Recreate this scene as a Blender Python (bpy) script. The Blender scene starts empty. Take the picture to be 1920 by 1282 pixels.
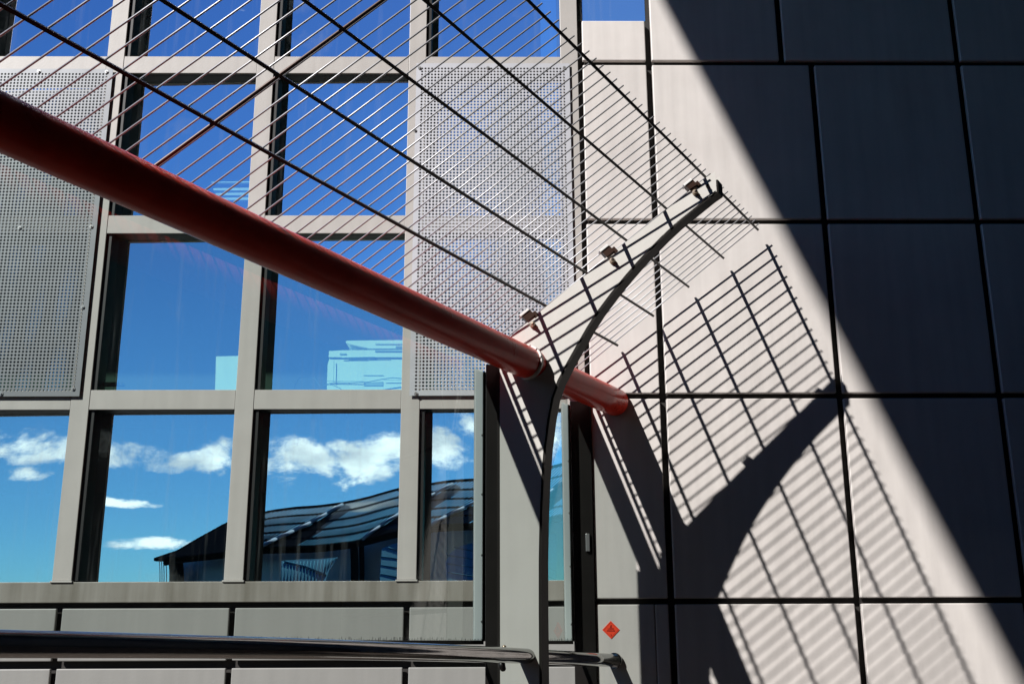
import bpy, bmesh, math, random
import numpy as np
from mathutils import Vector, Matrix
random.seed(7)
S = bpy.context.scene
C = S.collection
ZO = 1.45                                   # eye height; all fitted heights are relative to the eye

# ------------------------------------------------------------------ camera
D = 7.0; FPX = 2050.0; PITCH = .2701; YAW = .01059; ROLL = -.00433
cp, sp, cy, sy = math.cos(PITCH), math.sin(PITCH), math.cos(YAW), math.sin(YAW)
F = Vector((sy*cp, cy*cp, sp)); R0 = Vector((cy, -sy, 0)); U0 = R0.cross(F)
R_ = math.cos(ROLL)*R0 + math.sin(ROLL)*U0
U_ = -math.sin(ROLL)*R0 + math.cos(ROLL)*U0
CAM = Vector((0, -D, ZO))
cam = bpy.data.cameras.new('camera'); camo = bpy.data.objects.new('camera', cam); C.objects.link(camo)
cam.sensor_width = 36; cam.lens = FPX/1920*36; cam.clip_start = .05; cam.clip_end = 600
m = Matrix((R_, U_, -F)).transposed().to_4x4(); m.translation = CAM
camo.matrix_world = m
S.camera = camo

# ------------------------------------------------------------------ sun and sky
SUN = Vector((1.02713, 1.0, -1.13424))      # direction the light travels
sl = bpy.data.lights.new('sun', 'SUN'); so = bpy.data.objects.new('sun', sl); C.objects.link(so)
sl.energy = 5.0; sl.angle = math.radians(.5); sl.color = (1, .965, .93)
so.rotation_euler = SUN.to_track_quat('-Z', 'Y').to_euler(); so.location = (-6, -6, 12)
SUN_EL = math.atan2(1.13424, math.hypot(1.02713, 1)); SUN_ROT = math.atan2(-1.02713, -1.0)
S.view_settings.view_transform = 'Standard'; S.view_settings.look = 'None'
S.view_settings.exposure = .50; S.view_settings.gamma = 1
S.cycles.caustics_reflective = False; S.cycles.caustics_refractive = False
S.cycles.max_bounces = 10; S.cycles.transparent_max_bounces = 16
S.cycles.use_denoising = True

TH = math.radians(25.1)                     # the facade glass is canted this much about the vertical
GN = Vector((-math.sin(TH), -math.cos(TH), 0))
def ray(px, py):
    return (F + ((px-960)/FPX)*R_ + ((641-py)/FPX)*U_)
def at(px, py, Y=0.0):
    v = ray(px, py); return CAM + v*((Y+D)/v.y)
def refl_dir(px, py):
    v = ray(px, py).normalized(); return v - 2*v.dot(GN)*GN

w = bpy.data.worlds.new('World'); S.world = w; w.use_nodes = True
nt = w.node_tree; N = nt.nodes; Lk = nt.links
for n in list(N): N.remove(n)
def nd(t, **k):
    n = N.new(t)
    for a, b in k.items(): setattr(n, a, b)
    return n
def mth(op, a, b=None, c=None, clamp=False):
    n = N.new('ShaderNodeMath'); n.operation = op; n.use_clamp = clamp
    for i, v in enumerate((a, b, c)):
        if v is None: continue
        if isinstance(v, (int, float)): n.inputs[i].default_value = v
        else: Lk.new(v, n.inputs[i])
    return n.outputs[0]
sky = nd('ShaderNodeTexSky', sky_type='NISHITA'); sky.sun_disc = False
sky.sun_elevation = SUN_EL; sky.sun_rotation = SUN_ROT; sky.altitude = 300
sky.air_density = 1.0; sky.dust_density = .1; sky.ozone_density = 3.0
tc = nd('ShaderNodeTexCoord'); sx = nd('ShaderNodeSeparateXYZ'); Lk.new(tc.outputs['Generated'], sx.inputs[0])
# polarised deep blue of the photograph
tint = nd('ShaderNodeMix', data_type='RGBA', blend_type='MULTIPLY'); tint.inputs[0].default_value = 1
tg = nd('ShaderNodeMapRange'); Lk.new(sx.outputs[2], tg.inputs[0]); tg.inputs[1].default_value = .08; tg.inputs[2].default_value = .55
tcol = nd('ShaderNodeMix', data_type='RGBA'); Lk.new(tg.outputs[0], tcol.inputs[0])
tcol.inputs[6].default_value = (.34, .76, 1.05, 1); tcol.inputs[7].default_value = (.25, .50, .95, 1)
Lk.new(sky.outputs[0], tint.inputs[6]); Lk.new(tcol.outputs[2], tint.inputs[7])
# clouds: soft ellipses broken up by noise, laid out by direction on the dome
c0 = refl_dir(450, 900); ch = Vector((c0.x, c0.y, 0)).normalized(); cr_ = Vector((-ch.y, ch.x, 0))
def dome(px, py):
    r = refl_dir(px, py); f = r.dot(ch); return r.dot(cr_)/f, r.z/f
fwd = mth('ADD', mth('MULTIPLY', sx.outputs[0], ch.x), mth('MULTIPLY', sx.outputs[1], ch.y))
fsafe = mth('MAXIMUM', fwd, .05)
A_ = mth('DIVIDE', mth('ADD', mth('MULTIPLY', sx.outputs[0], cr_.x), mth('MULTIPLY', sx.outputs[1], cr_.y)), fsafe)
E_ = mth('DIVIDE', sx.outputs[2], fsafe)
ell = [(60,842,100,36),(45,884,60,16),(262,852,110,24),(405,846,60,32),(560,858,110,50),(700,856,150,52),
       (815,856,44,50),(872,790,34,26),(1040,812,40,50),(228,937,70,10),(290,1021,120,14),(700,950,80,9)]
field = None
for (px, py, rx, ry) in ell:
    a0, e0 = dome(px, py); a1, _ = dome(px+rx, py); _, e1 = dome(px, py-ry)
    da = mth('MULTIPLY', mth('SUBTRACT', A_, a0), 1/abs(a1-a0)); de = mth('MULTIPLY', mth('SUBTRACT', E_, e0), 1/abs(e1-e0))
    q = mth('SUBTRACT', 1.0, mth('ADD', mth('MULTIPLY', da, da), mth('MULTIPLY', de, de)))
    field = q if field is None else mth('MAXIMUM', field, q)
cv = nd('ShaderNodeCombineXYZ'); Lk.new(mth('MULTIPLY', A_, 1.0), cv.inputs[0]); Lk.new(mth('MULTIPLY', E_, 1.7), cv.inputs[1])
nz = nd('ShaderNodeTexNoise'); nz.inputs['Scale'].default_value = 15; nz.inputs['Detail'].default_value = 9
nz.inputs['Roughness'].default_value = .62; nz.inputs['Distortion'].default_value = .25; Lk.new(cv.outputs[0], nz.inputs['Vector'])
fb = mth('ADD', mth('MULTIPLY', mth('MAXIMUM', field, -1.2), .42), mth('MULTIPLY', mth('SUBTRACT', nz.outputs[0], .5), 2.7))
cm = nd('ShaderNodeMapRange'); cm.interpolation_type = 'SMOOTHSTEP'
Lk.new(fb, cm.inputs[0]); cm.inputs[1].default_value = .0; cm.inputs[2].default_value = .46
nz2 = nd('ShaderNodeTexNoise'); nz2.inputs['Scale'].default_value = 17; nz2.inputs['Detail'].default_value = 6; Lk.new(cv.outputs[0], nz2.inputs['Vector'])
cc = nd('ShaderNodeMix', data_type='RGBA'); cmr = nd('ShaderNodeMapRange'); Lk.new(nz2.outputs[0], cmr.inputs[0])
cmr.inputs[1].default_value = .38; cmr.inputs[2].default_value = .6
Lk.new(cmr.outputs[0], cc.inputs[0]); cc.inputs[6].default_value = (8.5, 10.2, 11.5, 1); cc.inputs[7].default_value = (16.5, 18.5, 18.5, 1)
mixc = nd('ShaderNodeMix', data_type='RGBA'); Lk.new(mth('MULTIPLY', cm.outputs[0], mth('GREATER_THAN', fwd, .1)), mixc.inputs[0])
Lk.new(tint.outputs[2], mixc.inputs[6]); Lk.new(cc.outputs[2], mixc.inputs[7])
bg = nd('ShaderNodeBackground'); bg.inputs[1].default_value = .064; Lk.new(mixc.outputs[2], bg.inputs[0])
wo = nd('ShaderNodeOutputWorld'); Lk.new(bg.outputs[0], wo.inputs[0])

# ------------------------------------------------------------------ materials
def mat(name, col, rough=.5, metal=0., noise=0., scale=6., bump=0., coat=0., spec=.5, streak=0., col2=None, nr=0.):
    M = bpy.data.materials.new(name); M.use_nodes = True; t = M.node_tree; b = t.nodes['Principled BSDF']
    b.inputs['Roughness'].default_value = rough; b.inputs['Metallic'].default_value = metal
    b.inputs['Coat Weight'].default_value = coat; b.inputs['Coat Roughness'].default_value = .06
    b.inputs['Specular IOR Level'].default_value = spec
    b.inputs['Base Color'].default_value = (*col, 1)
    if noise or bump or streak:
        g = t.nodes.new('ShaderNodeNewGeometry')
        n = t.nodes.new('ShaderNodeTexNoise'); n.inputs['Scale'].default_value = scale; n.inputs['Detail'].default_value = 7
        n.inputs['Roughness'].default_value = .6
        t.links.new(g.outputs['Position'], n.inputs['Vector'])
        fac = n.outputs[0]
        if streak:
            mp = t.nodes.new('ShaderNodeMapping'); mp.inputs['Scale'].default_value = (14, 14, .9)
            t.links.new(g.outputs['Position'], mp.inputs[0])
            n2 = t.nodes.new('ShaderNodeTexNoise'); n2.inputs['Scale'].default_value = 1.0; n2.inputs['Detail'].default_value = 6
            t.links.new(mp.outputs[0], n2.inputs['Vector'])
            mx = t.nodes.new('ShaderNodeMix'); mx.data_type = 'FLOAT'; mx.inputs[0].default_value = streak
            t.links.new(n.outputs[0], mx.inputs[2]); t.links.new(n2.outputs[0], mx.inputs[3]); fac = mx.outputs[0]
        if noise:
            r = t.nodes.new('ShaderNodeValToRGB'); c2 = col2 or tuple(c*(1-noise) for c in col)
            r.color_ramp.elements[0].position = .3; r.color_ramp.elements[1].position = .68
            r.color_ramp.elements[0].color = (*c2, 1); r.color_ramp.elements[1].color = (*[min(1, c*(1+noise*.25)) for c in col], 1)
            t.links.new(fac, r.inputs[0]); t.links.new(r.outputs[0], b.inputs['Base Color'])
        if nr:
            mr = t.nodes.new('ShaderNodeMapRange'); t.links.new(fac, mr.inputs[0]); mr.inputs[1].default_value = .3; mr.inputs[2].default_value = .7
            mr.inputs[3].default_value = rough-nr; mr.inputs[4].default_value = rough+nr; t.links.new(mr.outputs[0], b.inputs['Roughness'])
        if bump:
            bp = t.nodes.new('ShaderNodeBump'); bp.inputs['Strength'].default_value = bump; bp.inputs['Distance'].default_value = .01
            n3 = t.nodes.new('ShaderNodeTexNoise'); n3.inputs['Scale'].default_value = scale*14; n3.inputs['Detail'].default_value = 4
            t.links.new(g.outputs['Position'], n3.inputs['Vector'])
            t.links.new(n3.outputs[0], bp.inputs['Height']); t.links.new(bp.outputs[0], b.inputs['Normal'])
    return M
def vary(M, amt):
    # slight per-piece tone difference plus a very shallow oil-canning of the sheet
    t = M.node_tree; b = t.nodes['Principled BSDF']; src = b.inputs['Base Color'].links[0].from_socket
    oi = t.nodes.new('ShaderNodeObjectInfo'); mr = t.nodes.new('ShaderNodeMapRange'); t.links.new(oi.outputs['Random'], mr.inputs[0])
    mr.inputs[3].default_value = 1-amt; mr.inputs[4].default_value = 1+amt*.4
    hs = t.nodes.new('ShaderNodeHueSaturation'); t.links.new(src, hs.inputs['Color']); t.links.new(mr.outputs[0], hs.inputs['Value']); t.links.new(hs.outputs[0], b.inputs['Base Color'])
    n = t.nodes.new('ShaderNodeTexNoise'); n.inputs['Scale'].default_value = 1.3; n.inputs['Detail'].default_value = 1
    g = t.nodes.new('ShaderNodeNewGeometry'); t.links.new(g.outputs['Position'], n.inputs['Vector'])
    bp = t.nodes.new('ShaderNodeBump'); bp.inputs['Strength'].default_value = .5; bp.inputs['Distance'].default_value = .03
    t.links.new(n.outputs[0], bp.inputs['Height']); old = b.inputs['Normal'].links[0].from_socket if b.inputs['Normal'].links else None
    if old: t.links.new(old, bp.inputs['Normal'])
    t.links.new(bp.outputs[0], b.inputs['Normal'])
M_clad = mat('warm_white_cladding', (.66, .62, .59), .5, 0, .17, 2.0, .05, streak=.5, nr=.08)
vary(M_clad, .05)
M_spand = mat('spandrel_cladding', (.27, .27, .255), .5, 0, .12, 3, .05, streak=.6)
M_frame = mat('window_frame_paint', (.46, .435, .41), .42, .0, .10, 5, .03, streak=.55, nr=.06)
M_sill = mat('weathered_sill_paint', (.26, .245, .22), .5, .0, .35, 5, .04, streak=.8, col2=(.15, .135, .11))
M_dark = mat('black_anodised', (.012, .012, .012), .45)
M_joint = mat('joint_backing', (.022, .019, .017), .7, noise=.3)
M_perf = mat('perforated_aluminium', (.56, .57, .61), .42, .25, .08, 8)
M_perf2 = mat('perforated_aluminium_dimmed', (.21, .22, .235), .45, .3, .10, 8)  # same metal, its colour darkened to imitate dimmer light on the left
M_red = mat('red_gloss_paint', (.80, .036, .014), .33, 0, .25, 4, .03, coat=.05, spec=.25, nr=.08)
M_grey = mat('blade_paint', (.70, .68, .64), .45, .0, .08, 4, .03, streak=.5)
M_edge = mat('shaded_edge_dark', (.016, .013, .011), .5, .1, .2, 10)  # near-black: shade on edges turned from the sun is in the colour
M_post = mat('post_black', (.014, .012, .011), .42, .3, .3, 6)
M_rod = mat('galvanised_rod', (.46, .46, .48), .42, .45, .15, 30)
M_bar = mat('black_steel_bar', (.03, .03, .03), .4, .4, .2, 20)
M_bronze = mat('bronze_bar', (.055, .028, .020), .4, .3, .2, 12)
M_chrome = mat('polished_steel', (.42, .41, .40), .09, 1.0, .25, 3, streak=.5, nr=.04)
M_brass = mat('brass_nut', (.50, .40, .30), .3, .6)
M_steel = mat('steel_screw', (.6, .6, .6), .3, .8)
M_white = mat('white_paint', (.78, .77, .75), .45)
M_strip = mat('frosted_strip', (.55, .60, .58), .5, noise=.08)
M_rubber = mat('rubber_gasket', (.012, .012, .012), .6)
M_sign = mat('orange_sign', (.95, .075, .03), .45, noise=.06, scale=40)
M_signb = mat('dark_red_print', (.22, .012, .01), .5)
M_print = mat('printer_plastic', (.78, .82, .80), .5, noise=.03)
M_print2 = mat('printer_shade', (.30, .37, .41), .5)
M_blind = mat('blind_slat', (.30, .36, .38), .6)
M_cable = mat('cable', (.12, .18, .24), .5)
M_room = mat('room_paint', (.035, .045, .06), .8)
M_ground = mat('paving', (.085, .068, .056), .85, noise=.35, scale=3, bump=.4)
M_conc = mat('concrete', (.05, .048, .046), .8, noise=.25, scale=1.5, bump=.2)
M_blocker = mat('blocker_dark', (.022, .021, .022), .6, noise=.2)  # dark surface of the added skylight blockers
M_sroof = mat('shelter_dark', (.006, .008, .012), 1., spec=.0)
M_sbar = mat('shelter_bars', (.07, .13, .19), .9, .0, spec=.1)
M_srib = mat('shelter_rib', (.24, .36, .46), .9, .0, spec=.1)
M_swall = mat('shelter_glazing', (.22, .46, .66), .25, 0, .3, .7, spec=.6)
M_arc = mat('arc_reflection', (.11, .30, .40), 1., noise=.1, spec=0)  # solid colour imitating arcs mirrored in the shelter glazing
M_arc2 = mat('arc_reflection_line', (.05, .16, .23), 1., spec=0)

def glass_facade():
    M = bpy.data.materials.new('facade_glass'); M.use_nodes = True; t = M.node_tree; t.nodes.clear()
    o = t.nodes.new('ShaderNodeOutputMaterial'); g = t.nodes.new('ShaderNodeBsdfGlossy'); tr = t.nodes.new('ShaderNodeBsdfTransparent')
    a = t.nodes.new('ShaderNodeAddShader'); g.inputs['Roughness'].default_value = .0
    g.inputs['Color'].default_value = (.88, .95, 1.0, 1); tr.inputs['Color'].default_value = (.56, .76, .60, 1)
    geo = t.nodes.new('ShaderNodeNewGeometry')
    n = t.nodes.new('ShaderNodeTexNoise'); n.inputs['Scale'].default_value = 1.1; n.inputs['Detail'].default_value = 1
    t.links.new(geo.outputs['Position'], n.inputs['Vector'])
    sub = t.nodes.new('ShaderNodeVectorMath'); sub.operation = 'SUBTRACT'; t.links.new(n.outputs[1], sub.inputs[0]); sub.inputs[1].default_value = (.5, .5, .5)
    sc = t.nodes.new('ShaderNodeVectorMath'); sc.operation = 'SCALE'; sc.inputs[3].default_value = .016; t.links.new(sub.outputs[0], sc.inputs[0])
    ad = t.nodes.new('ShaderNodeVectorMath'); ad.operation = 'ADD'; t.links.new(sc.outputs[0], ad.inputs[0]); ad.inputs[1].default_value = tuple(GN)
    nm = t.nodes.new('ShaderNodeVectorMath'); nm.operation = 'NORMALIZE'; t.links.new(ad.outputs[0], nm.inputs[0])
    t.links.new(nm.outputs[0], g.inputs['Normal'])
    t.links.new(g.outputs[0], a.inputs[0]); t.links.new(tr.outputs[0], a.inputs[1])
    # thin dirt film: drip streaks and a few smudges
    mp = t.nodes.new('ShaderNodeMapping'); mp.inputs['Scale'].default_value = (26, 26, 1.6); t.links.new(geo.outputs['Position'], mp.inputs[0])
    n1 = t.nodes.new('ShaderNodeTexNoise'); n1.inputs['Scale'].default_value = 1; n1.inputs['Detail'].default_value = 5; t.links.new(mp.outputs[0], n1.inputs['Vector'])
    n2 = t.nodes.new('ShaderNodeTexNoise'); n2.inputs['Scale'].default_value = 1.7; n2.inputs['Detail'].default_value = 8; n2.inputs['Roughness'].default_value = .7; t.links.new(geo.outputs['Position'], n2.inputs['Vector'])
    r1 = t.nodes.new('ShaderNodeMapRange'); t.links.new(n1.outputs[0], r1.inputs[0]); r1.inputs[1].default_value = .55; r1.inputs[2].default_value = .85; r1.inputs[4].default_value = .10
    r2 = t.nodes.new('ShaderNodeMapRange'); t.links.new(n2.outputs[0], r2.inputs[0]); r2.inputs[1].default_value = .60; r2.inputs[2].default_value = .80; r2.inputs[4].default_value = .16
    sm = t.nodes.new('ShaderNodeMath'); sm.operation = 'ADD'; t.links.new(r1.outputs[0], sm.inputs[0]); t.links.new(r2.outputs[0], sm.inputs[1])
    df = t.nodes.new('ShaderNodeBsdfDiffuse'); df.inputs[0].default_value = (.42, .46, .47, 1)
    mx = t.nodes.new('ShaderNodeMixShader'); t.links.new(sm.outputs[0], mx.inputs[0]); t.links.new(a.outputs[0], mx.inputs[1]); t.links.new(df.outputs[0], mx.inputs[2])
    t.links.new(mx.outputs[0], o.inputs[0])
    return M
def glass_screen():
    M = bpy.data.materials.new('screen_glass'); M.use_nodes = True; t = M.node_tree; t.nodes.clear()
    o = t.nodes.new('ShaderNodeOutputMaterial'); g = t.nodes.new('ShaderNodeBsdfGlossy'); tr = t.nodes.new('ShaderNodeBsdfTransparent')
    mx = t.nodes.new('ShaderNodeMixShader'); g.inputs['Roughness'].default_value = .0
    g.inputs['Color'].default_value = (.9, .95, .93, 1); tr.inputs['Color'].default_value = (.70, .765, .735, 1)
    fr = t.nodes.new('ShaderNodeLayerWeight'); fr.inputs[0].default_value = .5   # facing
    # Schlick, doubled for the two faces of the pane: 1-facing = |cos|
    p = t.nodes.new('ShaderNodeMath'); p.operation = 'POWER'; t.links.new(fr.outputs['Facing'], p.inputs[0]); p.inputs[1].default_value = 4.5
    m2 = t.nodes.new('ShaderNodeMath'); m2.operation = 'MULTIPLY_ADD'; m2.use_clamp = True
    t.links.new(p.outputs[0], m2.inputs[0]); m2.inputs[1].default_value = .75; m2.inputs[2].default_value = .06
    t.links.new(m2.outputs[0], mx.inputs[0]); t.links.new(tr.outputs[0], mx.inputs[1]); t.links.new(g.outputs[0], mx.inputs[2])
    t.links.new(mx.outputs[0], o.inputs[0]); return M
t_ = M_strip.node_tree; b_ = t_.nodes['Principled BSDF']; tl = t_.nodes.new('ShaderNodeBsdfTranslucent'); tl.inputs[0].default_value = (.93, .97, .95, 1)
mx_ = t_.nodes.new('ShaderNodeMixShader'); mx_.inputs[0].default_value = .85; o_ = t_.nodes['Material Output']
t_.links.new(b_.outputs[0], mx_.inputs[1]); t_.links.new(tl.outputs[0], mx_.inputs[2]); t_.links.new(mx_.outputs[0], o_.inputs[0])
M_glass = glass_facade(); M_screen = glass_screen()

# ------------------------------------------------------------------ mesh helpers
def link_mesh(name, me, m_, parent=None, smooth=False):
    o = bpy.data.objects.new(name, me); C.objects.link(o)
    if m_ is not None and not me.materials: me.materials.append(m_)
    if smooth:
        for p in me.polygons: p.use_smooth = True
    if parent is not None: o.parent = parent
    return o
def bm_obj(name, bm, m_, parent=None, smooth=False):
    me = bpy.data.meshes.new(name); bm.normal_update(); bm.to_mesh(me); bm.free()
    return link_mesh(name, me, m_, parent, smooth)
def bm_box(bm, x0, x1, y0, y1, z0, z1, bev=0.):
    vs = [bm.verts.new((x, y, z)) for x in (x0, x1) for y in (y0, y1) for z in (z0, z1)]
    fs = [(0,1,3,2),(4,6,7,5),(0,4,5,1),(2,3,7,6),(0,2,6,4),(1,5,7,3)]
    ff = [bm.faces.new([vs[i] for i in f]) for f in fs]
    if bev:
        es = set(e for f in ff for e in f.edges)
        bmesh.ops.bevel(bm, geom=list(es), offset=bev, segments=2, affect='EDGES', profile=.5)
def box(name, x0, x1, y0, y1, z0, z1, m_, parent=None, bev=0.):
    bm = bmesh.new(); bm_box(bm, x0, x1, y0, y1, z0+ZO, z1+ZO, bev); return bm_obj(name, bm, m_, parent)
def bm_obox(bm, c, ax, ay, az, bev=0.):
    """box from centre and three half-axis vectors"""
    c = Vector(c); vs = []
    for i in (-1, 1):
        for j in (-1, 1):
            for k in (-1, 1): vs.append(bm.verts.new(c+ax*i+ay*j+az*k))
    fs = [(0,1,3,2),(4,6,7,5),(0,4,5,1),(2,3,7,6),(0,2,6,4),(1,5,7,3)]
    ff = [bm.faces.new([vs[i] for i in f]) for f in fs]
    bmesh.ops.recalc_face_normals(bm, faces=ff)
    if bev:
        es = set(e for f in ff for e in f.edges)
        bmesh.ops.bevel(bm, geom=list(es), offset=bev, segments=2, affect='EDGES', profile=.5)
def bm_tube(bm, pts, r, n=12, caps=True, up=Vector((0, 0, 1))):
    pts = [Vector(p) for p in pts]; rings = []
    for i, p in enumerate(pts):
        t = (pts[min(i+1, len(pts)-1)]-pts[max(i-1, 0)]).normalized()
        a = t.cross(up); a = a.normalized() if a.length > 1e-4 else t.cross(Vector((1, 0, 0))).normalized()
        b = t.cross(a).normalized(); rr = r[i] if isinstance(r, (list, tuple)) else r
        rings.append([bm.verts.new(p + rr*(math.cos(2*math.pi*k/n)*a + math.sin(2*math.pi*k/n)*b)) for k in range(n)])
    for i in range(len(rings)-1):
        for k in range(n):
            f = bm.faces.new((rings[i][k], rings[i][(k+1) % n], rings[i+1][(k+1) % n], rings[i+1][k])); f.smooth = True
    if caps:
        bm.faces.new(rings[0][::-1]); bm.faces.new(rings[-1])
    bmesh.ops.recalc_face_normals(bm, faces=bm.faces[:])
def tube(name, pts, r, m_, parent=None, n=12):
    bm = bmesh.new(); bm_tube(bm, pts, r, n); return bm_obj(name, bm, m_, parent)
def bm_prism(bm, poly, off):
    """polygon (list of Vector) extruded by vector off"""
    a = [bm.verts.new(p) for p in poly]; b = [bm.verts.new(p+off) for p in poly]
    fs = [bm.faces.new(a[::-1]), bm.faces.new(b)]
    for i in range(len(a)):
        j = (i+1) % len(a); fs.append(bm.faces.new((a[i], a[j], b[j], b[i])))
    bmesh.ops.recalc_face_normals(bm, faces=fs)
def thing(name, label, cat, loc=(0, 0, 0), group=None):
    o = bpy.data.objects.new(name, None); C.objects.link(o); o.location = loc; o.empty_display_size = .2
    o['label'] = label; o['category'] = cat
    if group: o['group'] = group
    return o
def reparent(root):
    """children were built in world space: keep them there under a moved empty"""
    for c in root.children: c.matrix_parent_inverse = Matrix.Translation(-Vector(root.location))
def struct(o): o['kind'] = 'structure'; return o

# ------------------------------------------------------------------ setting: ground
bm = bmesh.new(); bm_box(bm, -150, 150, -150, 60, -.3, 0); struct(bm_obj('ground', bm, M_ground))

# ------------------------------------------------------------------ the building facade
bld = thing('office_building', 'pale panelled office facade with grid windows on the left and shaded cladding on the right', 'building', (0, .3, 0))
XC = [.5676, 1.0636, 2.2293, 3.2859, 4.45, 5.6, 6.8]
ZR = [4.0088, 2.7944, 1.5701, .2585]
# recessed backing behind every joint
bm = bmesh.new(); bm_box(bm, .43, 9, .05, .45, 0, 13)          # solid wall behind the cladding
bm_box(bm, -9, .43, .05, .45, 0, .27+ZO)                            # below the windows
bm_obj('backing_wall', bm, M_joint, bld)
# cladding panels, right of the windows
hj = .018
zrows = [(5.22, 4.0088), (4.0088, 2.7944), (2.7944, 1.5701), (1.5701, .2585), (.2585, -1.05)]
def panel(x0, x1, z0, z1, m_=M_clad, g0=.021, g1=.021, y=0.):
    bm = bmesh.new()
    bm_box(bm, x0+g0, x1-g1, y, y+.035, z0+hj+ZO, z1-hj+ZO, .0065)
    return bm_obj('cladding_panel', bm, m_, bld)
for ri, (zt, zb) in enumerate(zrows):
    for ci in range(len(XC)-1):
        x0, x1 = XC[ci], XC[ci+1]
        if ri == 0:
            if ci == 0: panel(x0, x1, zb, 4.365); continue
            if ci == 1: panel(x0, 2.02, zb, zt); continue
            if ci == 2: panel(2.02, x1, zb, zt); continue
        if ri == 4 and ci == 0:                                  # narrow seam in the lowest row
            panel(x0, 1.0-.045, zb, zt, g1=.0); panel(.957, x1, zb, zt, g0=.002); continue
        panel(x0, x1, zb, zt)
for ci in range(1, len(XC)-1): panel(XC[ci], XC[ci+1], 5.22, 6.6)
# window grid
MX = [-3.815, -2.744, -1.6747, -.5924]; MW = .0605
for x in MX:
    bm = bmesh.new(); bm_box(bm, x-MW, x+MW, 0, .018, .398+ZO, 7+ZO, .003)
    o = bm_obj('mullion', bm, M_frame, bld)
    bm = bmesh.new(); bm_box(bm, x-MW+.004, x+MW+.033, .018, .16, .398+ZO, 7+ZO); bm_obj('mullion_return', bm, M_dark, o)
bm = bmesh.new(); bm_box(bm, .43, XC[0]-.0135, 0, .018, .3+ZO, 7+ZO, .003); o = bm_obj('mullion', bm, M_frame, bld)
bm = bmesh.new(); bm_box(bm, .434, XC[0]-.0135, .018, .05, .3+ZO, 7+ZO); bm_obj('mullion_return', bm, M_dark, o)
TZ = [(1.487, 1.617), (2.71, 2.84), (3.924, 4.056), (5.16, 5.29), (6.4, 6.53)]
XE = [-9.0] + MX + [.49]
for (z0, z1) in TZ:
    for i in range(len(XE)-1):
        a = XE[i]+(MW+.0015 if i else 0); b = XE[i+1]-(MW+.0015)
        bm = bmesh.new(); bm_box(bm, a, b, .003, .018, z0+ZO, z1+ZO, .002); o = bm_obj('transom', bm, M_frame, bld)
        bm = bmesh.new(); bm_box(bm, a, b, .018, .16, z0+.003+ZO, z1-.004+ZO); bm_obj('transom_return', bm, M_dark, o)
# sill with the small caps under each mullion
bm = bmesh.new(); bm_box(bm, -9, XC[0]-.0135, -.002, .045, .264+ZO, .390+ZO, .004); sill = bm_obj('sill', bm, M_sill, bld)
for x in MX:
    bm = bmesh.new(); bm_box(bm, x-MW-.008, x+MW+.008, -.012, .02, .386+ZO, .397+ZO, .002); bm_obj('sill_cap', bm, M_frame, sill)
# spandrels under the sill
px_ = [-9, -5.95, -4.88, -3.81, -2.739, -1.670, -.588, .49]
for (za, zb) in ((-.085, .229), (-.9, -.129)):
    for i in range(len(px_)-1):
        bm = bmesh.new(); bm_box(bm, px_[i]+.018, px_[i+1]-(.018 if i < len(px_)-2 else -.05), .0, .03, za+ZO, zb+ZO, .006); bm_obj('spandrel_panel', bm, M_spand, bld)
# glass
for j in range(len(TZ)):
    zb = .39 if j == 0 else TZ[j-1][1]-.004; zt = TZ[j][0]+.004
    for i in range(len(XE)-1):
        bm = bmesh.new(); x0 = XE[i]; x1 = min(XE[i+1], .434)
        vs = [bm.verts.new(v) for v in ((x0, .055, zb+ZO), (x1, .055, zb+ZO), (x1, .055, zt+ZO), (x0, .055, zt+ZO))]
        bm.faces.new(vs); bm_obj('window_pane', bm, M_glass, bld)
bm = bmesh.new(); vs = [bm.verts.new(v) for v in ((XC[0]-.01, .045, 4.37+ZO), (1.055, .045, 4.37+ZO), (1.055, .045, 5.2+ZO), (XC[0]-.01, .045, 5.2+ZO))]
bm.faces.new(vs); bm_obj('window_pane', bm, M_glass, bld)
# dark room behind the glass
bm = bmesh.new()
bm_box(bm, -9, .43, 3.4, 3.5, 0, 7+ZO)
bm_box(bm, -9.1, -9, .2, 3.5, 0, 7+ZO); bm_obj('room_wall', bm, M_room, bld)
bm = bmesh.new(); bm_box(bm, -9, .42, .17, 3.4, 1.40+ZO, 1.60+ZO); bm_box(bm, -9, .42, .17, 3.4, 6.5+ZO, 6.7+ZO); bm_box(bm, -9, .42, .46, 3.4, -1.4+ZO, -1.3+ZO)
bm_obj('floor_slab', bm, M_room, bld)
reparent(bld)
for o in bld.children:                                           # grandchildren stay in place too
    for g in o.children: g.matrix_parent_inverse = Matrix.Identity(4)

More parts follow.
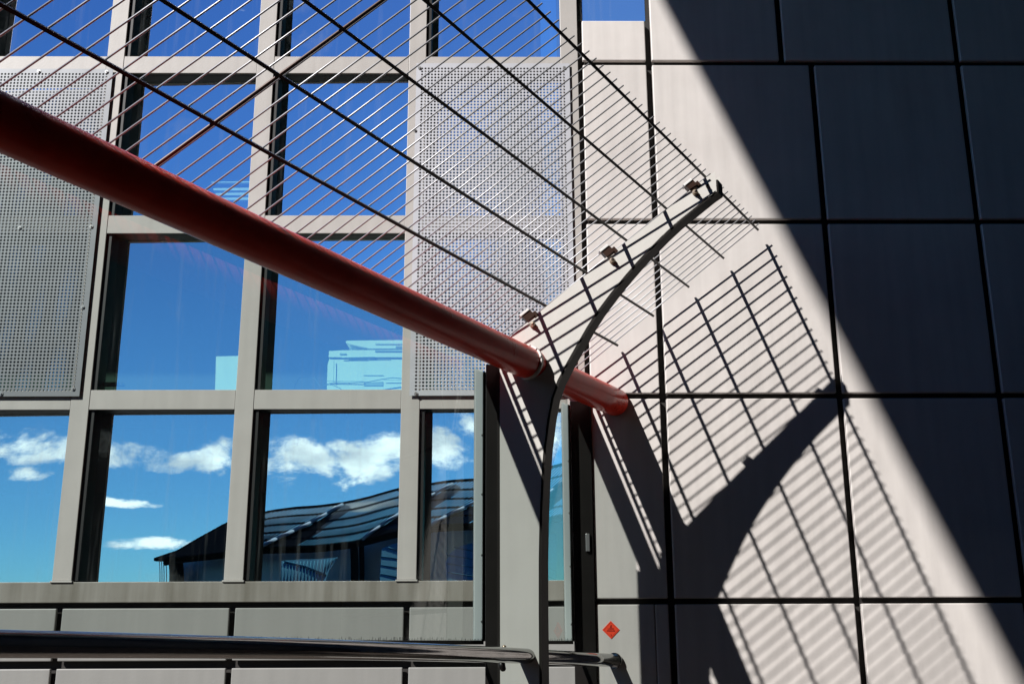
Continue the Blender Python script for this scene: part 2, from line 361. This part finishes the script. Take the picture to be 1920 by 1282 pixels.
# ------------------------------------------------------------------ perforated screens
def perforated(x0, x1, z0, z1, m_, label, screws, border=.030):
    t = thing('perforated_screen', label, 'screen', ((x0+x1)/2, -.03, z0+ZO), 'perforated screens over the windows')
    c = .0236; r = .0079; yF = -.018; yB = -.015
    nx = int(round((x1-x0-2*border)/c)); nz = int(round((z1-z0-2*border)/c))
    cx = (x1-x0-2*border)/nx; cz = (z1-z0-2*border)/nz
    ang = np.arange(8)*math.pi/4
    inner = np.stack([np.cos(ang)*r, np.sin(ang)*r], 1)
    outer = np.array([(1,0),(1,1),(0,1),(-1,1),(-1,0),(-1,-1),(0,-1),(1,-1)], float)*np.array([cx/2, cz/2])
    ii, kk = np.meshgrid(np.arange(nx), np.arange(nz), indexing='ij')
    ctr = np.stack([x0+border+(ii.ravel()+.5)*cx, z0+border+(kk.ravel()+.5)*cz], 1)
    n = len(ctr)
    V = np.empty((n, 32, 3))
    for s, (ring, y) in enumerate(((outer, yF), (inner, yF), (inner, yB), (outer, yB))):
        V[:, s*8:(s+1)*8, 0] = ctr[:, None, 0]+ring[None, :, 0]
        V[:, s*8:(s+1)*8, 2] = ctr[:, None, 1]+ring[None, :, 1]+ZO
        V[:, s*8:(s+1)*8, 1] = y
    fl = []
    for k in range(8):
        j = (k+1) % 8
        for s in (0, 8, 16): fl.append((s+k, s+8+k, s+8+j, s+j))
    fl = np.array(fl)
    Fc = (fl[None]+(np.arange(n)*32)[:, None, None]).reshape(-1, 4)
    vs = V.reshape(-1, 3); base = len(vs)
    X = [x0, x0+border, x1-border, x1]; Z = [z0+ZO, z0+border+ZO, z1-border+ZO, z1+ZO]
    ev = []; ef = []
    for (a, b, cc_, d) in ((0,3,0,1),(0,3,2,3),(0,1,1,2),(2,3,1,2)):
        k = base+len(ev)
        for y in (yF, yB): ev += [(X[a], y, Z[cc_]), (X[b], y, Z[cc_]), (X[b], y, Z[d]), (X[a], y, Z[d])]
        ef += [(k, k+1, k+2, k+3), (k+7, k+6, k+5, k+4), (k, k+4, k+5, k+1), (k+1, k+5, k+6, k+2), (k+2, k+6, k+7, k+3), (k+3, k+7, k+4, k)]
    me = bpy.data.meshes.new('sheet'); me.from_pydata(np.vstack([vs, np.array(ev)]).tolist(), [], Fc.tolist()+ef); me.update()
    link_mesh('sheet', me, m_, t)
    for (px, py) in screws:
        p = at(px, py, -.019); bm = bmesh.new()
        bm_tube(bm, [p+Vector((0, .002, 0)), p+Vector((0, -.004, 0))], [.0135, .0125], 16)
        bm_tube(bm, [p+Vector((0, -.0035, 0)), p+Vector((0, -.010, 0))], [.006, .005], 10)
        bm_obj('screw', bm, M_steel, t)
    # stand-off packers
    for xx in (x0+.03, x1-.03):
        bm = bmesh.new(); bm_box(bm, xx-.012, xx+.012, -.0148, -.001, z0+.05+ZO, z1-.05+ZO); bm_obj('packer', bm, M_dark, t)
    reparent(t); return t
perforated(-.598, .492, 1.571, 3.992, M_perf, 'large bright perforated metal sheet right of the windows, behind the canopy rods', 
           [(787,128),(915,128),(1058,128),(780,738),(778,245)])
perforated(-3.83, -2.746, 1.571, 3.945, M_perf2, 'perforated metal sheet with dimming put into its colour at the left edge, crossed by the red tube',
           [(200,135),(73,134),(171,425),(37,427),(155,576),(137,729),(2,738)])

# ------------------------------------------------------------------ things seen through the glass
t = thing('photocopier', 'pale photocopier standing behind the window glass beside the perforated sheet', 'photocopier', tuple(at(690, 735, .5)))
Y0 = .35
def slab(name, pts, depth, m_, parent, y=Y0, bev=0):
    poly = [at(px, py, y) for px, py in pts]; bm = bmesh.new(); bm_prism(bm, poly, Vector((0, depth, 0)))
    return bm_obj(name, bm, m_, parent)
body = slab('body', [(613,740),(613,718),(614,684),(618,671),(790,670),(790,740)], .6, M_print, t, Y0)
slab('scanner_deck', [(616,669.5),(617,658),(640,656.5),(790,655),(790,669.5)], .62, M_print, t, Y0-.012)
slab('document_feeder', [(648,641),(650,638.5),(790,637),(790,653),(693,653),(680,650),(652,644)], .5, M_print, t, Y0-.01)
slab('tray_recess', [(652,644.6),(689,650),(689,653.5),(668,653.5)], .3, M_print2, t, Y0+.02)
for x in range(654, 690, 3): slab('vent_slot', [(x,671),(x+1.6,671),(x+1.6,675.5),(x,675.5)], .004, M_print2, body, Y0-.004)
for x in range(703, 733, 3): slab('vent_slot', [(x,671),(x+1.6,671),(x+1.6,674.5),(x,674.5)], .004, M_print2, body, Y0-.004)
for x in range(742, 754, 2): slab('vent_slot', [(x,648),(x+.9,648),(x+.9,654),(x,654)], .004, M_print2, body, Y0-.015)
slab('paper_drawer', [(682,703),(719,703),(719,703.7),(682,703.7)], .004, M_print2, t, Y0-.004)
for q_ in ([(614,713.4),(682,714.6),(682,715.3),(614,714.2)], [(625.6,676),(626.6,676),(625.8,716),(625,716)], [(703,643.6),(756,643.6),(756,644.3),(703,644.3)],
           [(703,656),(790,656),(790,659),(703,659)], [(640,669.8),(703,668.5),(703,669.3),(640,670.8)], [(719,712),(760,712),(760,712.7),(719,712.7)]):
    slab('seam', q_, .004, M_print2, t, Y0-.018)
slab('drawer_handle', [(682,717),(718,715),(718,723),(682,723)], .004, M_print2, t, Y0-.004)
slab('label_plate', [(637,662),(649,662),(649,664.5),(637,664.5)], .004, M_print2, t, Y0-.017)
reparent(t)
for o in t.children:
    for g in o.children: g.matrix_parent_inverse = Matrix.Identity(4)
tb = tube('cable', [at(x, y, .3) for x, y in ((613,720),(625,717),(655,717.5),(690,716),(715,711),(735,708),(760,710),(790,716))], .0032, M_cable, None, 8)
tb['label'] = 'thin cable looping across the front of the photocopier'; tb['category'] = 'cable'
tb = tube('cable', [at(x, y, .3) for x, y in ((552,742),(553,722),(560,709),(575,705),(590,709),(600,725),(612,721),(625,722),(638,728),(648,738))], .0024, M_cable, None, 8)
tb['label'] = 'loose looped cable on the left of the photocopier behind glass'; tb['category'] = 'cable'
bm = bmesh.new(); bm_prism(bm, [at(x, y, .32) for x, y in ((403,740),(405,668),(450,667),(450,740))], Vector((0, .4, 0)))
b_ = bm_obj('storage_box', bm, M_print); b_['label'] = 'plain pale box half hidden behind the second mullion'; b_['category'] = 'box'
bm = bmesh.new(); bm_prism(bm, [at(x, y, .12) for x, y in ((190,716),(228,716),(230,722),(190,722))], Vector((0, .05, 0)))
b_ = bm_obj('window_latch', bm, M_dark); b_['label'] = 'small black latch low in the window left of the box'; b_['category'] = 'latch'
bt = thing('window_blind', 'stack of pale horizontal blind slats low in the window above the red tube', 'blind', tuple(at(430, 370, .3)))
for k, y in enumerate((341, 353, 362, 371)):
    bm = bmesh.new(); bm_prism(bm, [at(a, b, .3) for a, b in ((396+4*k, y), (470, y-1), (470, y+(1.5 if k < 1 else 4)), (396+4*k, y+(1.5 if k < 1 else 4)))], Vector((0, .03, 0))); bm_obj('slat', bm, M_blind, bt)
reparent(bt)

# ------------------------------------------------------------------ canopy of rods
A0 = Vector((.7518, -.0702, 1.9045+ZO)); AV = Vector((.24312, -.00915, .19984)); UV = Vector((.03959, .06631, -.0005)); QV = Vector((.01022, -.01349, -.01346))
UN = UV.normalized()
def gr(k, n): return A0 + k*AV - n*UV - QV*(n*n/1000)
can = thing('rod_canopy', 'canopy of thin parallel steel rods on dark bars, above the red tube', 'canopy', tuple(gr(0, 20)))
PN = AV.cross(UV).normalized()
if PN.z < 0: PN = -PN
NMAX = 76
for k in range(-1, 5):
    pts = [gr(k, n) for n in [-.45]+list(range(2, NMAX+1, 3))]
    bm = bmesh.new()
    # flat bar on edge: rectangular section swept along the curve
    prev = None
    for p in pts:
        hw = UN.cross(PN).normalized()*.0072; hh = PN*.0085
        ring = [bm.verts.new(p+a*hw+b*hh) for a, b in ((-1,-1),(1,-1),(1,1),(-1,1))]
        if prev:
            for i in range(4): bm.faces.new((prev[i], prev[(i+1) % 4], ring[(i+1) % 4], ring[i]))
        else: bm.faces.new(ring[::-1])
        prev = ring
    bm.faces.new(prev); bmesh.ops.recalc_face_normals(bm, faces=bm.faces[:])
    bm_obj('long_bar', bm, M_bar, can)
rodme = None
for i in range(NMAX+1):
    n = i if i < 46 else i+.2
    base = gr(0, n)+PN*.0120
    if rodme is None:
        bm = bmesh.new(); bm_tube(bm, [AV*-1.02, AV*4.125], .0040, 8)
        rodme = bpy.data.meshes.new('thin_rod'); bm.to_mesh(rodme); bm.free(); rodme.materials.append(M_rod)
    o = bpy.data.objects.new('thin_rod', rodme); C.objects.link(o); o.parent = can; o.location = base
bm = bmesh.new(); c_ = gr(1.55, 46.55)-PN*.004
bm_obox(bm, c_, AV*2.75, UN*.008, PN*.0045, .002); bm_obj('seam_bar', bm, M_bronze, can)
reparent(can)

# ------------------------------------------------------------------ red tube
def pole_pt(n):
    uu = UV + Vector((-.0127, 0, .0042))*UV.y
    return Vector((.7474, 0, 1.5284+ZO)) - n*uu - QV*(n*n/1000)
PR = .0905
tb = thing('red_tube', 'thick glossy red tube running from the upper left down to the wall', 'tube', tuple(pole_pt(20)))
tube('shaft', [pole_pt(n) for n in [-.1]+list(range(3, 88, 3))], PR, M_red, tb, 48)
YB = lambda x: -(1.022-.045*x)
nb = 15.2
for _ in range(20): nb += (pole_pt(nb).y-YB(pole_pt(nb).x)+.006)/UV.y*.8
bm = bmesh.new(); bm_tube(bm, [pole_pt(nb+.14), pole_pt(nb-.15)], PR+.010, 48); bm_obj('weld_collar', bm, M_grey, tb)
reparent(tb)

# ------------------------------------------------------------------ blade arm
def unblade(px, py):
    # plane y = -1.022 + .045 x
    v = ray(px, py); t = (-1.022+.045*CAM.x-CAM.y)/(v.y-.045*v.x); return CAM+v*t
top = [(937,647),(962.5,626.6),(1017,580.5),(1072,535),(1125,492),(1178,450),(1253,390.6),(1322,334),(1340.6,321.5)]
tip = [(1342,340),(1343,358.7)]
low = [(1325,370.5),(1297,393),(1270,415),(1241,442),(1212.5,471),(1193,492),(1172,516),(1145,549),(1118.7,584),(1100,613),(1084,641),(1062,680),(1045,713),(1033.5,745),(1026,785),(1019,840),(1014.5,900),(1011.5,970),(1010,1050),(1010,1150),(1011,1265)]
tp = [unblade(*p) for p in top]; ti = [unblade(*p) for p in tip]; lw = [unblade(*p) for p in low]
xr = lw[-1].x; xl = tp[0].x
lw.append(Vector((xr, YB(xr), 0)))
left = [Vector((xl, YB(xl), 0)), Vector((xl, YB(xl), tp[0].z-.03))]
outline = tp+ti+lw+left
arm = thing('steel_column', 'pale curved steel column with an arm that sweeps up under the rod canopy', 'column', (xl+.1, YB(xl), 0))
TH_ = Vector((0, .008, 0)); OFF = UN*.079
bm = bmesh.new(); bm_prism(bm, outline, TH_); bm_obj('front_plate', bm, M_grey, arm)
bm = bmesh.new(); bm_prism(bm, [p+OFF for p in outline], TH_); bm_obj('back_plate', bm, M_grey, arm)
# closing flange along the lower curve
def strip(name, line, m_, parent, inset):
    bm = bmesh.new(); pr = None
    for i, p in enumerate(line):
        a = line[max(i-1, 0)]; b = line[min(i+1, len(line)-1)]; t = (b-a).normalized(); nrm = Vector((t.z, 0, -t.x))
        q0 = p+nrm*inset+Vector((0, .001, 0)); q1 = p+nrm*(inset-.012)+Vector((0, .001, 0)); o1 = OFF+Vector((0, .006, 0))
        ring = [bm.verts.new(v) for v in (q0, q1, q1+o1, q0+o1)]
        if pr:
            for k in range(4): bm.faces.new((pr[k], pr[(k+1) % 4], ring[(k+1) % 4], ring[k]))
        else: bm.faces.new(ring)
        pr = ring
    bm.faces.new(pr[::-1]); bmesh.ops.recalc_face_normals(bm, faces=bm.faces[:])
    return bm_obj(name, bm, m_, parent)
tipclose = [tp[-1].lerp(ti[-1], .42), ti[-1]]
strip('edge_flange', tipclose+lw, M_edge, arm, .0025 if False else -.0025)
strip('side_flange', [left[0], left[1]], M_edge, arm, -.0025)
# clamps on the top edge, each with a domed nut on the plate
dE = (tp[-2]-tp[2]).normalized(); nE = Vector((-dE.z, 0, dE.x))
if nE.z < 0: nE = -nE
for (cx_, cy_), (nx_, ny_) in (((1294,347),(1303,362)), ((1137,470.5),(1148,490)), ((988,591),(998.5,609.5))):
    c = unblade(cx_, cy_)+OFF*.30
    bm = bmesh.new()
    bm_obox(bm, c-dE*.004, dE*.030, Vector((0, .026, 0)), nE*.024, .003)
    bm_obox(bm, c+dE*.030-nE*.018, dE*.016, Vector((0, .020, 0)), nE*.020, .003)
    cl = bm_obj('rod_clamp', bm, M_bronze, arm)
    bm = bmesh.new(); bm_obox(bm, c-dE*.012+nE*.029+Vector((0, -.004, 0)), dE*.032, Vector((0, .028, 0)), nE*.0065, .001); bm_obj('cap_plate', bm, M_white, cl)
    p = unblade(nx_, ny_); bm = bmesh.new()
    bm_tube(bm, [p, p+Vector((0, -.014, 0)), p+Vector((0, -.0145, 0)), p+Vector((0, -.026, 0)), p+Vector((0, -.036, 0)), p+Vector((0, -.040, 0))], [.0175, .0175, .0125, .0120, .0085, .002], 16)
    bm_obj('dome_nut', bm, M_brass, cl)
p = unblade(1326, 350); bm = bmesh.new(); bm_tube(bm, [p, p+Vector((0, -.02, 0))], .009, 10); bm_obj('end_bolt', bm, M_edge, arm)
p = unblade(1037, 873)
reparent(arm)
for o in arm.children:
    for g in o.children: g.matrix_parent_inverse = Matrix.Identity(4)

# ------------------------------------------------------------------ glass wind screen under the tube
UH = Vector((.597, 1, 0)).normalized(); NH = Vector((UH.y, -UH.x, 0))       # along the screen, across it
XG = .465
def scr(y, z): return Vector((XG+.597*y, y, z+ZO))
def screen(y0, y1, label, post_len, name='glass_screen'):
    t = thing(name, label, 'glass screen', tuple(scr((y0+y1)/2, -1.2)), 'glass screens below the red tube')
    zt, zb = 1.50, .020
    a, b = scr(y0, zb), scr(y1, zb)
    bm = bmesh.new(); pr = None
    for i in range(13):
        y = y0+(y1-y0)*i/12; nn = -y/.0663; pz = pole_pt(nn).z+.1216-.03
        q0 = scr(y, zb); q1 = Vector((q0.x, q0.y, pz)); v = (bm.verts.new(q0), bm.verts.new(q1))
        if pr: bm.faces.new((pr[0], v[0], v[1], pr[1]))
        pr = v
    bm_obj('pane', bm, M_screen, t)
    # frosted edging with rivets, gasket and post at the wall-side end
    e = scr(y1, 0); c = e-UH*.050
    bm = bmesh.new(); bm_obox(bm, c+Vector((0, 0, (zt+zb)/2)), UH*.042, NH*.003, Vector((0, 0, (zt-zb)/2)), .001); st = bm_obj('edge_strip', bm, M_strip, t)
    for z in (.12, .47, .80, 1.13): 
        q = e-UH*.017+Vector((0, 0, z))+NH*.003; bm = bmesh.new(); bm_tube(bm, [q, q+NH*.005], [.007, .005], 10); bm_obj('rivet', bm, M_steel, st)
    bm = bmesh.new(); bm_obox(bm, e+UH*.004+Vector((0, 0, (zt+zb)/2)), UH*.012, NH*.007, Vector((0, 0, (zt-zb)/2))); bm_obj('gasket', bm, M_rubber, t)
    bm = bmesh.new(); bm_obox(bm, e+UH*.019+Vector((0, 0, (zt+zb)/2)), UH*.0025, NH*.009, Vector((0, 0, (zt-zb)/2))); bm_obj('bead', bm, M_steel, t)
    bm = bmesh.new(); bm_box(bm, *post_len, 0, 1.53+ZO, .003); bm_obj('post', bm, M_post, t)
    bm = bmesh.new(); bm_obox(bm, (a+b)/2+Vector((0, 0, -.006)), (b-a)/2, NH*.008, Vector((0, 0, .010)), .001)
    # ragged sealant bristles along the bottom edge
    L = (b-a).length; n = int(L/.012)
    for i in range(n):
        q = a+(b-a)*((i+random.random())/n)+NH*.0078; hgt = random.choice((.004, .006, .010, .016))
        bm_obox(bm, q+Vector((0, 0, .003+hgt/2)), UH*.0009, NH*.0006, Vector((0, 0, hgt/2)))
    bm_obj('bottom_channel', bm, M_rubber, t)
    reparent(t)
    for o in t.children:
        for g in o.children: g.matrix_parent_inverse = Matrix.Identity(4)
    return t
screen(-5.6, -.947, 'long glass screen left of the pale column, seen in front of the lower windows', (-.085, -.007, -1.0, -.925))
tB = screen(-.90, -.050, 'short glass screen between the pale column and the wall panels', (.450, .583, -.020, -.001))
q = Vector((.545, -.028, .62+ZO))
bm = bmesh.new(); bm_obox(bm, q, Vector((.012, 0, 0)), Vector((0, .010, 0)), Vector((0, 0, .055)), .002); h_ = bm_obj('hinge', bm, M_steel, tB); h_.matrix_parent_inverse = Matrix.Translation(-Vector(tB.location))
# square top rail of the screens, above the glass and left of the tube
off_ = Vector((.468-.7474, 0, 1.65-1.5284))
bm = bmesh.new(); prev = None
for n in [-.03]+list(range(3, 84, 3)):
    p = pole_pt(n)+off_; ring = [bm.verts.new(p+NH*i*.039+Vector((0, 0, j*.039))) for i, j in ((-1,-1),(1,-1),(1,1),(-1,1))]
    if prev:
        for i in range(4): bm.faces.new((prev[i], prev[(i+1) % 4], ring[(i+1) % 4], ring[i]))
    else: bm.faces.new(ring[::-1])
    prev = ring
bm.faces.new(prev); bmesh.ops.recalc_face_normals(bm, faces=bm.faces[:])
o = bm_obj('screen_rail', bm, M_red); o['label'] = 'long square rail along the top of the glass, tucked behind the red tube'; o['category'] = 'rail'

# ------------------------------------------------------------------ handrail
def rail_pt(y): return Vector((.70+.56*y, y, -.095-.0424*y-.0039*y*y+ZO))
hr = thing('handrail', 'polished steel handrail along the bottom of the picture, passing through the column', 'handrail', tuple(rail_pt(-1)))
ys = [-.001]+[-.3*i for i in range(1, 20)]
tube('rail_tube', [rail_pt(y) for y in ys], .0392, M_chrome, hr, 40)
p = rail_pt(-1.17)
bm = bmesh.new(); q = p+Vector((-.045, 0, 0)); bm_tube(bm, [q+Vector((0, 0, -.03)), q+Vector((.004, 0, -.055)), q+Vector((.012, .0, -.072)), q+Vector((.014, 0, -.078))], [.02, .018, .014, .006], 14); bm_obj('bracket', bm, M_post, hr)
bm = bmesh.new(); q = p+Vector((-.03, 0, .036)); bm_tube(bm, [q, q+Vector((0, 0, .010)), q+Vector((0, 0, .016))], [.012, .011, .004], 12); bm_obj('rail_screw', bm, M_brass, hr)
bm = bmesh.new(); bm_tube(bm, [rail_pt(-.012), rail_pt(-.0)], .047, 32); bm_obj('wall_flange', bm, M_chrome, hr)
reparent(hr)

# ------------------------------------------------------------------ warning sign
sg = thing('warning_sign', 'small orange diamond warning sign stuck low on the wall panel', 'sign', tuple(at(1145.5, 1180, -.003)))
c = at(1145.5, 1180, -.001); hd = .054
bm = bmesh.new(); bm_prism(bm, [c+Vector((0, 0, hd)), c+Vector((hd, 0, 0)), c+Vector((0, 0, -hd)), c+Vector((-hd, 0, 0))], Vector((0, -.002, 0))); bm_obj('plate', bm, M_sign, sg)
bm = bmesh.new()
ri, ro = .044, .0455
for k in range(4):
    d0 = [Vector((0,0,1)), Vector((1,0,0)), Vector((0,0,-1)), Vector((-1,0,0))]
    a, b = d0[k], d0[(k+1) % 4]; o_ = Vector((0, -.0026, 0))
    bm.faces.new([bm.verts.new(c+v+o_) for v in (a*ro, b*ro, b*ri, a*ri)])
bm_obj('border', bm, M_signb, sg)
def text(s, size, z, parent, dx=0):
    cu = bpy.data.curves.new('lettering', 'FONT'); cu.body = s; cu.size = size; cu.align_x = 'CENTER'; cu.offset = .00025
    o = bpy.data.objects.new('lettering', cu); C.objects.link(o); bpy.context.view_layer.update()
    me = bpy.data.meshes.new_from_object(o.evaluated_get(bpy.context.evaluated_depsgraph_get())); bpy.data.objects.remove(o)
    o = link_mesh('lettering', me, M_signb, parent); o.rotation_euler = (math.pi/2, 0, 0); o.location = c+Vector((dx, -.0028, z)); return o
text('UNDER', .0118, .0015, sg); text('PRESSURE', .0118, -.0105, sg); text('2', .014, -.036, sg)
bm = bmesh.new()                                        # gas cylinder symbol lying aslant
for poly in ([(-.007,.013),(-.004,.0115),(.006,.026),(.003,.030),(-.001,.028)], [(-.004,.011),(.006,.011),(.006,.014),(-.003,.014)], [(.002,.016),(.007,.016),(.0065,.020),(.003,.0205)]):
    bm.faces.new([bm.verts.new(c+Vector((x, -.0027, z))) for x, z in poly])
bm_obj('symbol', bm, M_signb, sg)
reparent(sg)

# ------------------------------------------------------------------ shadow-casting roof edge, and unseen blocks added to cut skylight
P0 = Vector((1.169, 0, 4.52+ZO))-SUN*6.0
eD = Vector((-.551, -1, 0))
a = P0-eD*6.6; b = P0+eD*22
bm = bmesh.new(); bm_prism(bm, [a, b, b+Vector((16, 0, 0)), a+Vector((16, 0, 0))], Vector((0, 0, .6)))
o = bm_obj('roof_overhang', bm, M_conc); o['label'] = 'high flat roof slab above the frame whose edge shades the right wall'; o['category'] = 'roof'
bm = bmesh.new(); bm_box(bm, 4.5, 9, -11, -.05, 0, 13); o = bm_obj('side_blocker', bm, M_blocker); o['label'] = 'unseen dark block added beyond the right edge to cut skylight'; o['category'] = 'building'  # added only to darken the right of the wall
bm = bmesh.new(); bm_box(bm, -12, 9, -17, -14, 0, 15); o = bm_obj('rear_blocker', bm, M_blocker); o['label'] = 'unseen tall dark block added behind the camera to cut skylight'; o['category'] = 'building'  # added to block sky from behind and deepen the shade

# ------------------------------------------------------------------ canopied shelter across the plaza, seen mirrored in the lower windows
def rf(px, py, L):
    px = float(px); py = float(py); L = float(L)
    w0 = at(px, py, .055); r = refl_dir(px, py); f = r.x*ch.x+r.y*ch.y
    return w0+r*(L/f)
sh = thing('canopy_shelter', 'curved rod roofed shelter across the plaza, mirrored in the lower windows', 'shelter', tuple(rf(660, 1190, 20)))
def interp(tab, x):
    for (x0, y0), (x1, y1) in zip(tab, tab[1:]):
        if x0 <= x <= x1: return y0+(y1-y0)*(x-x0)/(x1-x0)
    return tab[0][1] if x < tab[0][0] else tab[-1][1]
RID = [(285,1051),(330,1037),(370,1013),(425,980),(470,966),(490,962),(520,955),(560,948),(600,945),(640,941),(690,932),(740,919),(800,912),(850,902),(890,895),(1055,869),(1200,850)]
EAV = [(285,1053),(300,1054),(425,1038),(490,1030),(560,1024),(660,1018),(740,1009),(800,997),(890,984),(1055,966),(1200,950)]
LE, LR = 19.0, 22.0
xs = list(range(285, 1141, 15))
# transverse bars run parallel to the ribs: from eave x to ridge x+150
def slant(x0, s, sh_=150):   # s 0..1 from eave to ridge
    x = x0+sh_*s; return x
def roofpt(x0, s):
    x = x0+150*s; ye = interp(EAV, x); yr = interp(RID, x); y = interp(EAV, x0)*(1-s)+interp(RID, x0+150)*s
    y = ye+(yr-ye)*s; return rf(x, y, LE+(LR-LE)*s)
bm = bmesh.new()
for x0 in np.arange(330, 1100, 7.4):
    bm_tube(bm, [roofpt(x0, s) for s in (0, .33, .66, 1)], .019, 4)
bm_obj('roof_bars', bm, M_sbar, sh)
for s in (.0, .2, .4, .6, .8, 1.0):
    bm = bmesh.new(); L = []
    for x in range(285 if s in (0., 1.) else 470, 1141, 8):
        y = interp(EAV, x)+(interp(RID, x)-interp(EAV, x))*s; L.append(rf(x, y, LE+(LR-LE)*s-.05))
    bm_tube(bm, L, .022 if 0 < s < 1 else .04, 5)
    for i, p in enumerate(L):
        bm_obox(bm, p, Vector((.028, 0, 0)), Vector((0, .028, 0)), Vector((0, 0, .028)))
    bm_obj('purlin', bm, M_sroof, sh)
def quadp(name, pts, L, m_, th=.12, Ls=None):
    poly = [rf(x, y, (Ls[i] if Ls else L)) for i, (x, y) in enumerate(pts)]
    bm = bmesh.new(); bm_prism(bm, poly, Vector((ch.x, ch.y, 0))*th); return bm_obj(name, bm, m_, sh)
for (a, b) in (((490,1027),(640,942)), ((682,1013),(843,908)), ((805,995),(960,887)), ((950,975),(1100,868))):
    bm = bmesh.new(); n = 5
    for i in range(n):
        p = [rf(a[0]+(b[0]-a[0])*s, a[1]+(b[1]-a[1])*s, LE-.25+(LR-LE)*s) for s in ((i)/n, (i+.93)/n)]
        bm_tube(bm, p, .04, 6)
    bm_obj('rib', bm, M_srib, sh)
    quadp('rib_web', [(a[0]+3, a[1]+2), (b[0]+4, b[1]+2), (b[0]+14, b[1]+6), (b[0]+12, b[1]+14), (a[0]+62, a[1]-4)], 0, M_sroof, .05, [LE-.1, LR-.1, LR-.1, LR-.1, LE-.1])
quadp('end_soffit', [(283,1051),(300,1048),(330,1037),(370,1013),(425,980),(480,964),(482,1032),(425,1038),(330,1052),(300,1055)], 0, M_sroof, .3, [19, 19, 19.3, 20, 21, 22, 19, 19, 19, 19])
def wallband(name, x0, x1, f0, f1, L, m_, th=.15, step=30):
    bm = bmesh.new(); xs_ = list(np.linspace(x0, x1, max(2, int((x1-x0)/step)+1)))
    poly = [rf(x, f0(x), L) for x in xs_]+[rf(x, f1(x), L) for x in xs_[::-1]]
    bm_prism(bm, poly, Vector((ch.x, ch.y, 0))*th); return bm_obj(name, bm, m_, sh)
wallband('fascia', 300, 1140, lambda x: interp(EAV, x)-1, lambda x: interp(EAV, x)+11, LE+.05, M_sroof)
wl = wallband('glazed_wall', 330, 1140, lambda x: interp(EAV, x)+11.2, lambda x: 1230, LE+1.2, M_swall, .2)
for (x0, x1) in ((310, 338), (658, 672), (676, 684), (768, 776), (1020, 1030)):
    wallband('wall_post', x0, x1, lambda x: interp(EAV, x)+8, lambda x: 1232, LE+.6, M_sroof, .3)
for x in (291, 295, 299, 304): wallband('wall_bar', x, x+1.4, lambda x: 1057, lambda x: 1232, LE+.5, M_sbar, .04)
for i, poly in enumerate(([(526,1053),(560,1048),(630,1045),(612,1070),(600,1110),(524,1110)],
             [(748-28,1036),(740,1030),(752,1028),(752,1110),(716,1110)],
             [(838,1110),(839,1060),(850,1040),(868,1027),(892,1019),(900,1110)],
             [(1026,1110),(1028,1010),(1040,1000),(1048,1000),(1048,1110)])):
    SL = lambda y: LE-2.3+1.9*(1110-y)/80
    s_ = quadp('arc_reflection', poly, 0, M_arc, .08, [SL(p[1]) for p in poly])  # solid piece standing in for a reflection in the shelter glass
    xa = min(p[0] for p in poly); xb = max(p[0] for p in poly)
    bm = bmesh.new()
    if i == 0:
        for k in range(17):
            x = 530+k*6.2; ytop = 1054-(x-526)*.085 if x < 630 else 1046
            if x > 606: ybot = 1046+(632-x)*1.3
            else: ybot = 1108
            pts = [rf(x, ytop+1.5, SL(ytop)-.04), rf(x-4, (ytop+ybot)/2, SL((ytop+ybot)/2)-.04), rf(x-6, ybot, SL(ybot)-.04)]
            bm_tube(bm, pts, .010, 4)
        bm_tube(bm, [rf(532, 1054, SL(1054)-.05), rf(570, 1062, SL(1062)-.05), rf(606, 1078, SL(1078)-.05)], .03, 4)
    else:
        for k in range(5):
            y = 1036+k*15-(5 if i == 2 else 0); bm_tube(bm, [rf(xa+3 if y > 1040 else xa+16, y, SL(y)-.04), rf(xb-1, y+7, SL(y+7)-.04)], .018, 4)
    if len(bm.verts): bm_obj('arc_reflection_ridges', bm, M_arc2, s_)
    else: bm.free()
reparent(sh)
for o in sh.children:
    for g in o.children: g.matrix_parent_inverse = Matrix.Identity(4)
